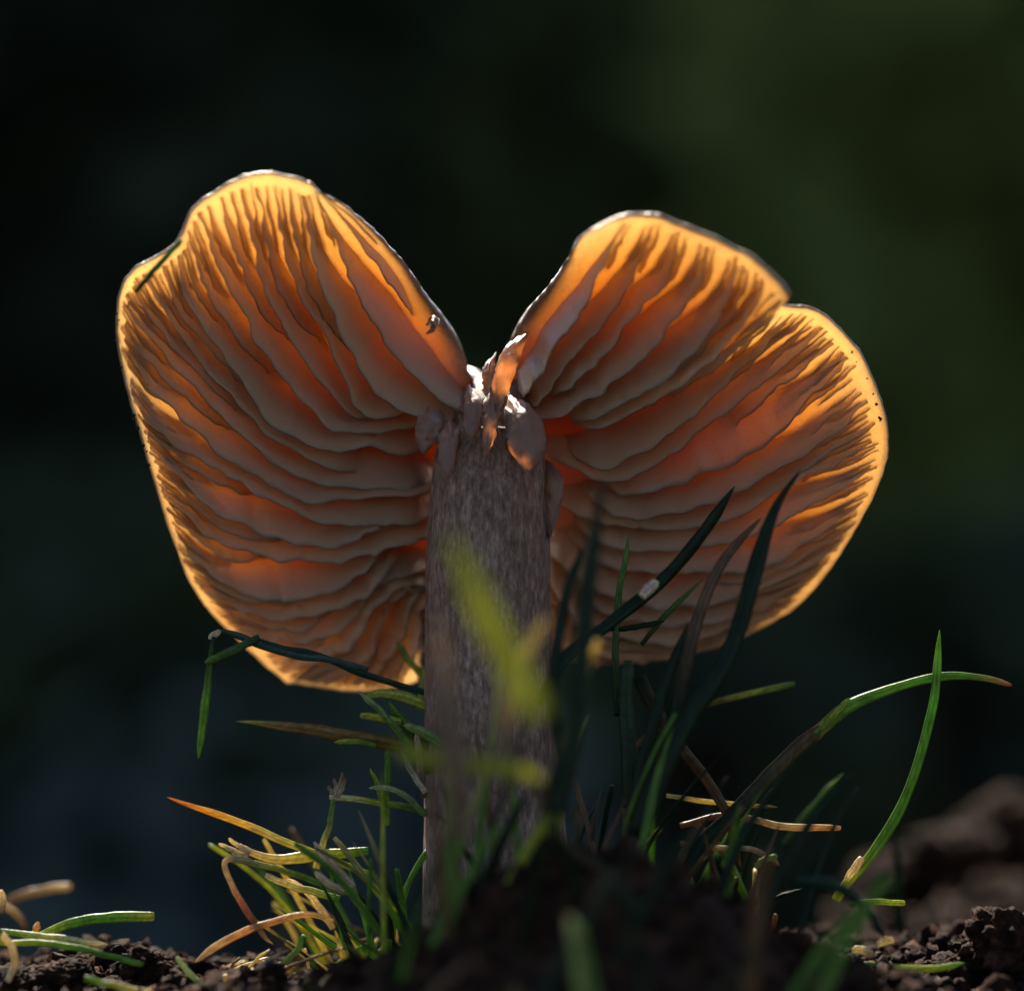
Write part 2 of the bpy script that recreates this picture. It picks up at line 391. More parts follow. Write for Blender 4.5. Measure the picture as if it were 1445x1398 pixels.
        mid = base[:, None] * (1 - q)[None, :, None] + free[:, None] * q[None, :, None]
        bow = np.sin(q * math.pi) * 0.35 + q ** 2
        mid = mid + side[:, None] * (amp[:, None] * bow[None])[:, :, None]
        th = (thick * (1.0 - 0.72 * q))[None, :, None] * np.clip((1.05 - vs) * 2.2, 0.25, 1)[:, None, None] * np.clip((np.minimum(vs - v0, v1 - vs) / (0.05 * L)), 0.15, 1)[:, None, None]
        A = mid + side[:, None] * th; B = mid - side[:, None] * th
        loop = np.concatenate([A, B[:, ::-1]], 1); m = loop.shape[1]
        V = loop.reshape(-1, 3); Fq = grid_faces(nvv, m)
        i = np.arange(nvv - 1); Fc = np.stack([i * m + m - 1, (i + 1) * m + m - 1, (i + 1) * m, i * m], -1)
        caps = []
        for e, fl in ((0, 0), (nvv - 1, 1)):
            for j in range(nh - 1):
                a = [e * m + j, e * m + j + 1, e * m + m - 2 - j, e * m + m - 1 - j]; caps.append(a if not fl else a[::-1])
        return V, np.concatenate([Fq, Fc, np.array(caps)])

def build_wing(name, label, W, mains, lean, seed, fine_from):
    shell = W.shell(name, mush, seed=seed)
    shell['label'] = label
    us = sorted(mains); k = 0
    def put(u, v0, hs, nvv, nh, wav, ln):
        nonlocal k
        v0j = min(max(v0 + 0.05 * nz(u * 3.7, seed + 60), 0.0), 0.95); k += 1
        V, F = W.gill('gill', shell, u, v0j, random.uniform(.965, .992), ln, seed * 10 + u * 3.1, hs, nvv, nh, wav=wav)
        mesh_obj('gill', V, F, M_GILL, shell, closed=True)
    if seed == 1:
        put(0.6, 0.45, 0.55, 40, 8, 0.6, 0.3); put(0.3, 0.72, 0.3, 30, 6, 0.4, 0.1)
    for a in us: put(a, random.choice([0.03, 0.05, 0.08, 0.14, 0.2]), random.uniform(.85, 1.12), 64, 10, 1.1, lean * random.uniform(.75, 1.15))
    for a, b in zip(us[:-1], us[1:]):
        g = b - a
        if random.random() < .62: put(a + g * random.uniform(.42, .58), random.uniform(.42, .62), 0.8, 48, 8, 1.0, lean * 0.8)
        put(a + g * 0.25, 0.76, 0.5, 30, 6, 0.8, lean * 0.6)
        put(a + g * 0.77, 0.73, 0.5, 30, 6, 0.8, lean * 0.6)
    VV = []; FF = []; off = 0                                     # hair-fine gills round the rim
    for a, b in zip(us[:-1], us[1:]):
        if b < fine_from: continue
        for f in (0.13, 0.38, 0.63, 0.88):
            V, F = W.gill('g', shell, a + (b - a) * f, 0.86 + 0.05 * nz(a * 9 + f * 20, seed), random.uniform(.96, .99), lean * 0.35, seed + a + f * 9, 0.36, 20, 4, thick=0.007, wav=0.6)
            VV.append(V); FF.append(F + off); off += len(V)
    o = mesh_obj('fine_gills', np.concatenate(VV), np.concatenate(FF), M_GILL, shell); o['kind'] = 'stuff'
    return shell

# left lobe: traced lines (photo px), inner end first; depth added below
LK = [[(676,566),(657,510),(617,454),(561,370),(500,306),(452,273)],
      [(655,585),(600,535),(553,455),(512,385),(474,322),(446,268)],
      [(640,592),(541,552),(500,486),(462,420),(442,340),(434,263)],
      [(577,592),(517,584),(470,500),(420,410),(396,340),(384,251)],
      [(545,600),(490,590),(430,500),(380,420),(355,340),(338,259)],
      [(512,608),(465,598),(405,530),(345,450),(305,375),(277,298)],
      [(525,627),(460,632),(388,590),(322,510),(268,430),(246,352)],
      [(589,691),(492,685),(400,645),(300,555),(220,460),(180,398)],
      [(585,700),(444,706),(360,670),(270,600),(205,535),(166,470)],
      [(565,739),(472,743),(396,715),(308,663),(230,615),(181,555)],
      [(558,745),(480,765),(400,762),(310,727),(250,670),(203,627)],
      [(586,765),(490,790),(400,790),(310,768),(255,720),(222,690)],
      [(560,785),(470,832),(390,847),(315,822),(270,785),(243,757)],
      [(562,800),(500,847),(430,870),(360,867),(305,843),(274,827)],
      [(555,820),(490,882),(440,907),(390,907),(345,892),(311,878)],
      [(550,835),(508,900),(475,925),(445,935),(424,945),(398,956)],
      [(565,845),(540,900),(515,935),(485,950),(455,960),(425,966)],
      [(590,850),(575,900),(560,930),(545,948),(530,962),(512,976)],
      [(606,855),(602,900),(600,925),(598,940),(594,950),(590,962)]]
def left_depth(k, j, x, y):
    v = j / 5.0
    return 0.33 * (590 - y) / 120 + (0.55 - 0.75 * float(sstep(9, 15, np.array(float(k))))) * v ** 1.6 + 0.15
def add_depth(keys, fn, inner):
    out = []
    for k, line in enumerate(keys):
        L = [(x, y, fn(k, j, x, y)) for j, (x, y) in enumerate(line)]
        x0, y0, d0 = L[0]; L.insert(0, (*inner(k, x0, y0), min(d0, 0) - 0.35)); out.append(L)
    return out
LK3 = add_depth(LK, left_depth, lambda k, x, y: (max(x + 22, 648), min(max(y, 575), 870)))
WL = Wing(LK3, (0.14, -1.0, -0.42), 1.1, 0.075, 0.60)
left = build_wing('cap_half', 'unfolded half of the cap with a dented bright rim', WL,
                  [1.2, 2.1, 3.0, 4.0, 5.0, 6.0, 6.7, 7.3, 8.0, 9.0, 10.0, 11.0, 12.0, 13.0, 14.0, 15.0, 16.0, 16.9, 17.6], 1.0, 1, 5.5)

# right lobe
RK = [[(706,520),(727,477),(766,426),(796,379),(813,344),(836,325)],
      [(738,550),(766,504),(800,450),(828,395),(850,350),(868,313)],
      [(755,570),(798,514),(848,455),(880,395),(902,350),(915,310)],
      [(770,580),(828,528),(888,470),(930,408),(952,365),(962,325)],
      [(780,592),(855,556),(928,500),(978,438),(1002,392),(1012,346)],
      [(795,612),(875,588),(958,535),(1022,470),(1050,420),(1062,372)],
      [(800,628),(872,606),(955,560),(1035,492),(1082,450),(1110,420)],
      [(798,640),(862,630),(945,585),(1030,515),(1075,468),(1098,437)],
      [(790,645),(845,674),(905,657),(970,617),(1050,540),(1150,446)],
      [(810,690),(900,706),(980,690),(1045,645),(1115,590),(1207,501)],
      [(805,715),(890,732),(980,726),(1050,705),(1120,660),(1240,580)],
      [(800,740),(880,758),(980,760),(1060,740),(1130,700),(1247,640)],
      [(795,765),(880,795),(990,800),(1070,785),(1140,750),(1233,692)],
      [(790,790),(870,835),(975,848),(1060,830),(1130,800),(1205,748)],
      [(785,815),(850,862),(945,882),(1030,868),(1100,840),(1168,805)],
      [(782,830),(835,885),(920,905),(990,900),(1060,880),(1118,860)],
      [(780,842),(822,897),(885,918),(940,918),(1000,908),(1055,897)],
      [(778,855),(805,905),(845,924),(885,930),(925,930),(975,925)],
      [(776,865),(788,905),(808,926),(830,934),(855,938),(885,938)],
      [(760,870),(765,905),(770,922),(775,930),(780,934),(790,935)]]
def right_depth(k, j, x, y):
    v = j / 5.0
    low = 0.33 * (600 - y) / 120 + (0.5 - 0.75 * float(sstep(10, 16, np.array(float(k))))) * v ** 1.6 + 0.05
    up = 0.35 + 1.75 * v
    f = [1, 1, 1, 1, 1, .98, .92, .40, .12, 0][k] if k < 10 else 0
    return up * f + low * (1 - f)
RK3 = add_depth(RK, right_depth, lambda k, x, y: (min(x - 20, 735), min(max(y, 560), 870)))
WR = Wing(RK3, (-0.14, -1.0, -0.42), 1.6, 0.09, 0.58)
WR.extra = 0.025
right = build_wing('cap_half', 'half of the cap whose upper lobe folds over its lower gills', WR,
                   [1.3, 2.2, 3.0, 3.8, 4.6, 5.4, 7.6, 8.3, 9.0, 9.8, 10.6, 11.4, 12.3, 13.2, 14.1, 15.0, 16.0, 17.0, 18.2], 1.0, 2, 7.5)

# stem
prof = [(522, 10, 694), (538, 34, 698), (556, 54, 700), (580, 68, 697), (612, 73, 693), (650, 78, 691), (720, 84, 690), (800, 88, 689), (900, 89, 689), (1000, 92, 692), (1100, 97, 696), (1180, 100, 700), (1290, 106, 704), (1400, 112, 704)]
pr = resample([(a, b, c) for a, b, c in prof], 150); ns_ = 120
V = []
for i, (py, hw, cx) in enumerate(pr):
    c = at(cx, py, -0.25 if py < 600 else 0.0)
    if py < 680: c[1] += 0.25 * (680 - py) / 120
    r = hw / PXCM
    for a in range(ns_):
        th = 2 * math.pi * a / ns_
        rr = r * (1 + 0.035 * nz(math.cos(th) * 1.6, math.sin(th) * 1.6, c[2] * .35) + 0.018 * nz(math.cos(th) * 9, math.sin(th) * 9, c[2] * .7)
                  + 0.012 * nz(math.cos(th) * 24, math.sin(th) * 24, c[2] * 1.6))
        V.append(c + rr * np.array([math.cos(th), math.sin(th) * 0.92, 0]))
V = np.array(V)
top = len(V); V = np.vstack([V, at(694, 518, -0.6)])
F1 = grid_faces(150, ns_); 
i = np.arange(149); F2 = np.stack([i * ns_ + ns_ - 1, (i + 1) * ns_ + ns_ - 1, (i + 1) * ns_, i * ns_], -1)
a = np.arange(ns_); F3 = np.stack([np.full(ns_, top), a, (a + 1) % ns_], -1)
stem = mesh_obj('stem', V, [np.concatenate([F1, F2]), F3], M_STEM, mush, closed=True)

def flap(name, pts, widths, d, parent, seed, thick=0.035, mat=None):
    """torn tongue of flesh along a traced line"""
    P = resample([at(x, y, dd) for (x, y), dd in zip(pts, d)], 26); wv = np.interp(np.linspace(0, 1, 26), np.linspace(0, 1, len(widths)), widths) / PXCM
    tq = np.linspace(0, 1, 26); wv = wv * np.clip((1 - tq) / 0.22, 0.02, 1) ** 0.45 * np.clip(tq / 0.1 + .3, 0, 1)
    P[:, 1] += 0.35 * np.clip(1 - tq / 0.35, 0, 1) ** 1.5
    tan = norm(np.gradient(P, axis=0)); side = norm(np.cross(tan, np.array([0, 1.0, 0])))
    q = np.linspace(-1, 1, 11); front = norm(np.cross(side, tan)); front *= np.where(front[:, 1:2] > 0, -1, 1)
    G = P[:, None] + side[:, None] * (q[None, :, None] * wv[:, None, None] * 0.5)
    bump = np.array([[0.06 * nz(i * .25, j * .5, seed) + 0.02 * nz(i * .8, j * 1.1, seed) - 0.05 * qq * qq for j, qq in enumerate(q)] for i in range(26)])
    edge = np.array([[0.03 * qq * nz(i * .6, seed + 9, qq) for qq in q] for i in range(26)])
    G = G + front[:, None] * bump[:, :, None] + side[:, None] * edge[:, :, None]
    tt = thick * (1 - 0.6 * np.abs(q))[None, :, None]
    loop = np.concatenate([G + front[:, None] * tt, (G - front[:, None] * tt)[:, ::-1]], 1); m = 22
    Fq = grid_faces(26, m); i = np.arange(25); Fc = np.stack([i * m + m - 1, (i + 1) * m + m - 1, (i + 1) * m, i * m], -1)
    caps = [[e * m + j, e * m + j + 1, e * m + m - 2 - j, e * m + m - 1 - j] for e in (0, 25) for j in range(10)]
    return mesh_obj(name, loop.reshape(-1, 3), np.concatenate([Fq, Fc, np.array(caps)]), mat or M_TORN, parent)
flap('torn_gill', [(697,535),(694,575),(690,615),(682,650)], [14,24,22,18,4], [.35,.6,.75,.8], stem, 1)
flap('torn_gill', [(720,560),(738,600),(745,635),(744,664)], [26,44,56,50,34], [.45,.68,.8,.82], stem, 2)
flap('torn_gill', [(636,595),(632,625),(630,655),(628,682)], [34,30,24,22,6], [.45,.65,.75,.8], stem, 3)
flap('torn_gill', [(612,575),(606,600),(600,622),(598,642)], [30,38,36,26,10], [.35,.45,.5,.5], stem, 4)
flap('torn_gill', [(742,470),(722,500),(708,540),(702,580)], [10,26,28,24,12], [.5,.55,.6,.6], stem, 5, 0.06)
flap('torn_gill', [(662,545),(668,575),(664,605),(668,628)], [16,26,26,20,8], [.3,.55,.68,.72], stem, 6)
flap('torn_gill', [(698,500),(690,520),(692,540),(690,565)], [4,16,22,20,10], [.1,.2,.3,.4], stem, 7, 0.05)
flap('torn_gill', [(772,650),(782,680),(780,720),(776,760)], [14,26,24,18,6], [.2,.2,.2,.2], stem, 8)
flap('torn_gill', [(604,455),(612,452),(610,464),(602,472)], [6,12,10,8,4], [.75,.8,.8,.75], left, 9)

# ------------------------------------------------------------------ grass
GREEN = (0.085, 0.165, 0.024); DKGREEN_SHADE = (0.007, 0.018, 0.006); YEL = (0.27, 0.29, 0.04); STRAW = (0.40, 0.33, 0.13)  # the dark green holds the near-black shade of the silhouetted blades
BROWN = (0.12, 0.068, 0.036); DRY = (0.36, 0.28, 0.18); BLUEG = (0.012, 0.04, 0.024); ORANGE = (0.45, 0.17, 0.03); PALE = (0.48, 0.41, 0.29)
def tube(P3, wid, cols, flat=0.6, n=40, sides=12, seed=0.0, tip=0.12, blunt=0.0):
    """leaf blade with a folded, keeled section; P3 in cm, wid in cm"""
    P = resample(P3, n); t = np.linspace(0, 1, n)
    P = P + np.array([[0.012 * nz(x * 6, seed), 0.012 * nz(x * 6, seed + 7), 0.012 * nz(x * 6, seed + 13)] for x in t])
    w_ = np.interp(t, np.linspace(0, 1, len(wid)), wid) * np.array([1 + 0.10 * nz(x * 9, seed + 3) for x in t])
    w_ = w_ * np.maximum(np.clip((1 - t) / tip, 0, 1) ** 0.6, blunt) + 0.002
    tan = norm(np.gradient(P, axis=0)); ref = np.array([0.15, 1.0, 0.1]); side = norm(np.cross(tan, ref)); up = np.cross(side, tan)
    tw = np.array([0.5 * nz(x * 2.2, seed + 21) for x in t])[:, None]
    s2 = side * np.cos(tw) + up * np.sin(tw); u2 = up * np.cos(tw) - side * np.sin(tw)
    a = np.linspace(0, 2 * math.pi, sides, endpoint=False)
    prof = np.stack([np.cos(a), flat * np.sin(a) - 0.25 * flat * (np.abs(np.cos(a)) < 0.3) * (np.sin(a) > 0)], -1)
    V = P[:, None] + (s2[:, None] * prof[None, :, :1] + u2[:, None] * prof[None, :, 1:]) * (w_ / 2)[:, None, None]
    V = V.reshape(-1, 3); i = np.arange(n - 1)[:, None]; j = np.arange(sides)[None]
    Fq = np.stack([i * sides + j, i * sides + (j + 1) % sides, (i + 1) * sides + (j + 1) % sides, (i + 1) * sides + j], -1).reshape(-1, 4)
    caps = np.array([list(range(sides))[::-1], [(n - 1) * sides + q for q in range(sides)]])
    col = np.stack([np.interp(t, np.linspace(0, 1, len(cols)), [c[q] for c in cols]) for q in range(3)], -1)
    vein = np.tile(np.where(np.arange(sides) % 2, 0.72, 1.2), n)[:, None] * (1 + 0.25 * rng.normal(size=(n * sides, 1)).clip(-1, 1))
    return V, [Fq, caps], (np.repeat(col, sides, 0) * vein).clip(0, 0.9)
BL = 0
def blade(pts, d, wpx, cols, label=None, group=None, name='grass_shoot', cat='grass', parent=None, **kw):
    """pts: photo px root -> tip; d: depth (number or list)"""
    global BL; BL += 1
    dd = d if isinstance(d, (list, tuple)) else [d] * len(pts)
    dd = np.interp(np.linspace(0, 1, len(pts)), np.linspace(0, 1, len(dd)), dd)
    P = [at(x, y, q) for (x, y), q in zip(pts, dd)]
    k = (DCAM - float(np.mean(dd))) / DCAM / PXCM
    wl = [x * k for x in (wpx if isinstance(wpx, (list, tuple)) else [wpx])]
    if len(wl) == 1: wl = wl * 2
    V, F, col = tube(P, wl, cols, seed=BL * 1.7, **kw)
    o = mesh_obj(name, V, F, M_BLADE, parent, col=col)
    if not parent: tag(o, label, cat, group)
    return o

# right side
arch = empty('grass_stalk', None); tag(arch, 'long green grass stalk arching out of its brown sheath, drooping tip', 'grass')
blade([(960,1235),(990,1190),(1040,1145),(1090,1090),(1125,1056),(1158,1028)], [.9, .4], [20,23,22,20], [DKGREEN_SHADE, DKGREEN_SHADE, (0.06,0.05,0.02), BROWN], name='sheath', parent=arch, tip=0.02, blunt=.85)
blade([(1145,1040),(1190,1002),(1240,978),(1300,960),(1345,954),(1390,957),(1427,966)], [.4, .4], [19,20,16,12,12,9,7], [YEL, GREEN, GREEN, (0.10,0.2,0.03), GREEN, (0.2,.1,.06)], name='leaf', parent=arch, tip=0.03, blunt=.5)
blade([(1150,1036),(1172,1014),(1198,985)], [.6, .6], [8,10,7], [GREEN, YEL], name='side_leaf', parent=arch, tip=0.15)
blade([(1180,1270),(1198,1243),(1235,1200),(1272,1138),(1298,1070),(1315,1000),(1323,940),(1326,888)], [.3,.5], [13,14,15,13,13,12,10], [YEL, GREEN, GREEN, (0.09,0.2,0.03), (0.13,0.24,0.04)], 'tall green grass blade curving upright across the arching stalk')
blade([(890,1060),(930,1026),(990,996),(1060,978),(1122,965)], -.3, [7,8,9,9], [BROWN, BROWN, (.12,.08,.03), YEL, GREEN], 'thin brown stalk with bright green upper end beneath the cap rim', tip=0.03, blunt=.6)
blade([(900,1180),(935,1085),(975,1010),(1030,920),(1062,815),(1092,722),(1131,661)], [2.0,1.6,1.2], [30,28,27,26,22,16], [DKGREEN_SHADE]*3, 'widest dark grass blade crossing the orange lower gills', flat=.45, tip=.25)
blade([(915,1150),(940,1060),(962,960),(985,872),(1020,792),(1076,729)], [1.4,.9], [22,21,20,15,10], [DKGREEN_SHADE, DKGREEN_SHADE, BROWN, BROWN], 'dark blade with brown upper half beside the widest dark blade', flat=.5)
blade([(760,990),(800,925),(850,887),(920,831),(985,762),(1037,685)], [1.6,1.0,.8], [14,17,18,18,14], [DKGREEN_SHADE]*3, 'slanting dark grass blade with a pale scar, in front of gills', flat=.5)
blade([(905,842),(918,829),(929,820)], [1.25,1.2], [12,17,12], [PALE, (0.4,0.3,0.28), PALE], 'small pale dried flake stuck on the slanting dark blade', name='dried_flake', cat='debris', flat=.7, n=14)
blade([(790,1150),(808,1050),(820,930),(832,810),(852,672)], [4.4,4.2,4.0], [30,28,26,20], [DKGREEN_SHADE]*2, 'blurred upright dark blade in front of the folded cap half', flat=.4, tip=.3)
blade([(800,1100),(782,980),(790,890),(805,820),(822,770)], [2.6,2.4], [20,18,12], [DKGREEN_SHADE]*2, 'soft dark blade rising along the shaded edge of the stem', flat=.4)
blade([(872,1010),(868,930),(873,845),(888,754)], [.6,.4], [10,10,7], [DKGREEN_SHADE, GREEN], 'hair thin upright green blade before the lower gills of the folded half')
blade([(905,910),(930,878),(962,845),(994,815)], [.1,-.1], [6,8,7,4], [DKGREEN_SHADE, GREEN], 'short faint green blade tip against the orange gills', tip=.3)
blade([(850,888),(880,887),(910,882),(938,877)], [.5,.5], [5,8,8,5], [DKGREEN_SHADE]*2, 'short dark horizontal blade under the gills')
blade([(890,1140),(888,1060),(884,1000),(887,932)], [1.3,1.0], [24,22,20,17], [DKGREEN_SHADE, (0.03,0.05,0.02)], 'broken blunt dark stub standing below the cap rim', tip=.05, blunt=.6)
blade([(898,948),(925,1000),(962,1056),(1000,1105),(1030,1160),(1045,1225)], [.7,.5], [20,18,16,14,12], [DKGREEN_SHADE, BROWN, BROWN], 'dark brown blade slanting down through the shaded tangle', flat=.4)
blade([(890,1160),(918,1040),(940,960),(971,880)], [1.5,1.2], [20,20,16,8], [DKGREEN_SHADE]*2, 'dark pointed blade spike just below the cap rim')
blade([(940,1122),(1010,1132),(1060,1137),(1098,1139)], [.2,.2], [6,7,7,4], [STRAW, STRAW, BROWN], 'straight straw coloured stem lying across the arching stalk')
blade([(960,1165),(1010,1152),(1060,1155),(1100,1166),(1140,1167),(1186,1168)], [.2,.3], [8,9,10,11,10,8], [BROWN, BROWN, DRY, (.42,.26,.12)], 'wavy tan twig with pale end sticking out of the shaded tangle', name='dry_twig', cat='twig', tip=.03, blunt=.6, flat=.9)
blade([(960,1190),(1010,1196),(1055,1197),(1078,1205),(1100,1222)], [.6,.5], [8,8,8,8], [BROWN, DRY, BROWN], 'crooked brown twig lying low on the mound', name='dry_twig', cat='twig', tip=.05, blunt=.5, flat=.9)
blade([(1110,1195),(1140,1150),(1166,1120),(1191,1092)], [-1.5,-1.5], [14,13,11,7], [DKGREEN_SHADE, GREEN], 'dim green blade tip behind the arching stalk', tip=.2)
blade([(1195,1240),(1207,1224),(1216,1210)], [.4,.4], [9,12,10], [PALE, DRY], 'pale straw chip leaning at the foot of the curved blade', name='straw_chip', cat='debris', tip=.05, blunt=.7, n=14)
blade([(1065,1222),(1080,1212),(1098,1208)], [.8,.8], [8,10,8], [YEL, GREEN], 'stubby green blade end on the mound', tip=.1, n=14)
blade([(1200,1276),(1230,1272),(1277,1274)], [.5,.5], [8,9,8], [GREEN, YEL], 'short cut green blade lying flat below the curved blade', tip=.03, blunt=.7)
blade([(1120,1243),(1180,1250),(1225,1285),(1255,1330)], [3.0,3.0], [16,18,16,10], [BLUEG, DKGREEN_SHADE], 'blurred dark green blade bowing down the mound')
blade([(1272,1330),(1268,1260),(1264,1185)], [-3.0,-3.0], [16,14,8], [DKGREEN_SHADE]*2, 'dim upright blade blurred behind the short cut blade')
blade([(1220,1360),(1270,1366),(1320,1366),(1362,1358)], [1.2,1.2], [9,11,10,7], [GREEN, YEL, GREEN], 'bright green blade lying along the bottom by the soil clod')
for i, (p, L) in enumerate([([(1203,1340),(1232,1345)], 'longest pale husk chip on the soil under the cut blade'), ([(1238,1332),(1262,1326)], 'pale husk chip tilted up on the soil'), ([(1206,1366),(1236,1360)], 'pale flat husk chip beside the bright low blade')]):
    blade([p[0], ((p[0][0] + p[1][0]) / 2, (p[0][1] + p[1][1]) / 2 - 2), p[1]], 1.0, [8,13,9], [PALE, DRY], L, 'pale husk chips on the soil', name='husk_chip', cat='debris', tip=.1, blunt=.5, flat=.4, n=12)

# left side
blade([(525,1235),(460,1209),(400,1186),(330,1157),(280,1140),(236,1124)], [.5,.8], [9,11,11,10,8], [GREEN, YEL, STRAW, (.5,.33,.07), ORANGE], 'straight yellow blade with orange pointed tip over the sunlit tuft', tip=.2)
curl = blade([(520,1200),(450,1207),(400,1212),(360,1205),(338,1192)], [.5,.7], [10,17,17,13,8], [GREEN, YEL, STRAW, DRY], 'thick pale green blade with a torn dried head', flat=.75, tip=.05, blunt=.7)
for p in ([(352,1203),(332,1190),(322,1182)], [(345,1206),(322,1196),(308,1190)], [(350,1208),(335,1206),(318,1193)]):
    blade(p, [.7,.75], [9,7,5], [DRY, PALE], name='torn_tip', parent=curl, n=14)
bent = empty('bent_grass', None); tag(bent, 'grass blade snapped at a sharp bend, its end dry and brown', 'grass')
blade([(500,1262),(450,1245),(400,1228),(350,1216),(328,1212)], [.7,.8], [9,10,9,9], [GREEN, GREEN, YEL, DRY], name='green_length', parent=bent, tip=.02, blunt=.9)
blade([(332,1212),(320,1213),(317,1222),(328,1250),(350,1288),(372,1318),(386,1332)], [.8,.9], [8,9,9,10,10,9,5], [DRY, DRY, (.3,.13,.07), BROWN, DRY], name='dry_length', parent=bent)
blade([(480,1268),(430,1255),(400,1245),(374,1235)], [.6,.8], [10,10,10,9], [GREEN, (.3,.28,.12), PALE], 'short pale green blade under the bent blade', tip=.05, blunt=.7)
blade([(610,1058),(560,1050),(500,1040),(430,1028),(380,1021),(332,1018)], [0,.2], [18,20,20,18,12,7], [BROWN, (.16,.12,.03), (.17,.11,.035), (.22,.13,.05), YEL], 'wide brownish pointed blade stretching level from the stem', flat=.4, tip=.2)
blade([(530,1052),(505,1046),(488,1046),(471,1047)], [.3,.4], [6,8,8,5], [GREEN, YEL], 'tiny bright green blade tip below the brown blade', n=16)
blade([(566,1018),(540,1013),(509,1008)], [.3,.3], [10,11,9], [YEL, (.28,.3,.03)], 'short blunt yellow blade end above the wide brownish blade', tip=.03, blunt=.7, n=16)
blade([(632,1158),(580,1141),(520,1130),(464,1124)], [.2,.4], [10,10,9,9], [GREEN, GREEN, YEL, PALE], 'level green blade with pale blunt tip meeting the frayed head', tip=.03, blunt=.7)
blade([(446,1225),(456,1190),(466,1160),(470,1125)], [.5,.4], [10,9,9,7], [STRAW, (.2,.2,.06), GREEN], 'upright thin stalk beneath the frayed seed head', tip=.03, blunt=.6)
fray = empty('seed_head', None); tag(fray, 'frayed dry brown grass head at the top of a thin stalk', 'grass')
for p in ([(472,1122),(474,1108),(470,1098)], [(474,1122),(480,1104),(484,1088)], [(475,1124),(483,1112),(487,1096)], [(472,1126),(466,1114),(462,1108)]):
    blade(p, [.4,.4], [7,6,5], [DRY, BROWN], name='husk', parent=fray, n=12)
blade([(546,1165),(545,1120),(547,1080),(546,1040)], [0,0], [9,10,9,6], [GREEN]*2, 'upright green blade under the wide brownish blade')
blade([(545,1150),(538,1125),(530,1100),(522,1083)], [.3,.4], [6,9,8,4], [GREEN, YEL], 'short pointed green blade leaning against the upright green blade')
blade([(470,1300),(440,1290),(400,1296),(350,1312),(305,1335),(274,1358)], [.8,1.0], [8,9,10,11,9], [DRY, (.38,.22,.11), DRY], 'arched brown dry blade bowing down to the soil', flat=.5)
blade([(470,1310),(445,1272),(425,1252),(405,1240)], [.4,.3], [10,11,10,7], [DRY, PALE], 'broad dry straw blade behind the bent blade', flat=.4)
blade([(500,1250),(470,1222),(452,1200),(442,1188)], [1.0,1.0], [8,14,14,8], [PALE, DRY, PALE], 'pale papery dry leaf standing in the tuft', flat=.35)
blade([(486,1258),(462,1245),(444,1230)], [1.1,1.1], [10,11,8], [DRY, PALE], 'small dry leaf scrap beside the papery leaf', n=14)
for p, d, w_, c, L in [
    ([(610,980),(560,966),(505,948),(450,925),(400,915),(362,900)], [0,.2], [9,10,9,9], [BLUEG]*2, 'dark blue green stalk running under the unfolded cap half to the stem'),
    ([(520,945),(470,932),(420,925),(370,912),(340,898),(306,888)], [.5,.5], [8,9,10,10,9], [(.03,.06,.05)]*2, 'dark kinked stalk tip poking out past the unfolded cap half'),
    ([(366,900),(340,912),(315,924),(288,935)], [.7,.8], [11,12,11,9], [BLUEG, GREEN], 'short dark green blade crossing the kinked stalk'),
    ([(302,898),(297,930),(291,980),(285,1030),(280,1072)], [.7,.7], [5,10,12,11,7], [DKGREEN_SHADE, GREEN, GREEN], 'single green blade hanging straight down below the unfolded cap half')]:
    blade(p, d, w_, c, L)
blade([(310,890),(300,896),(294,902)], [.6,.6], [7,10,5], [DRY, PALE], 'tiny pale scrap at the top of the hanging blade', name='dried_flake', cat='debris', n=12)
blade([(190,413),(212,388),(236,361),(257,339)], [1.55,1.55], [6,8,8,7], [DKGREEN_SHADE, GREEN], 'dark green grass needle stuck to the dented cap rim', tip=.05, blunt=.7)
for p, d, w_, c, L in [
    ([(612,1000),(575,985),(540,978),(512,984)], [.1,.2], [13,16,14,8], [YEL, (.3,.32,.05), YEL], 'broad yellow green blade bending away from the stem under the gills'),
    ([(606,1090),(580,1056),(545,1012),(505,974)], [.3,.4], [10,11,10,8], [GREEN, GREEN, (.2,.25,.12)], 'diagonal green stalk crossing beneath the broad yellow green blade'),
    ([(618,1062),(590,1040),(566,1015),(548,990)], [.2,.3], [16,18,14,8], [DKGREEN_SHADE, GREEN], 'wide dark green leaf tucked against the sunlit edge of the stem'),
    ([(598,1125),(594,1090),(590,1055),(588,1030)], [.4,.4], [9,11,10,8], [BROWN, DRY], 'brown upright straw tight beside the stem'),
    ([(600,1118),(586,1098),(574,1075),(566,1052)], [.6,.6], [8,9,9,7], [PALE, BLUEG], 'blue green shoot with pale foot beside the brown straw'),
    ([(606,962),(588,945),(572,925),(560,905)], [-.6,-.7], [9,10,9,5], [YEL, GREEN], 'yellow green blade lit behind the stem, under the hanging gills'),
    ([(590,1000),(597,965),(603,935)], [-.5,-.5], [8,9,6], [YEL, (.35,.36,.06)], 'short bright yellow blade hugging the stem under the gills'),
    ([(600,1150),(575,1125),(548,1112),(520,1112)], [.5,.5], [8,9,8,6], [GREEN, (.3,.32,.18)], 'pale bowed blade over the level green blade'),
    ([(625,1050),(595,1032),(570,1022)], [.6,.6], [14,15,10], [GREEN, (.2,.24,.08)], 'stubby green leaf end beside the wide dark leaf')]:
    blade(p, d, w_, c, L)
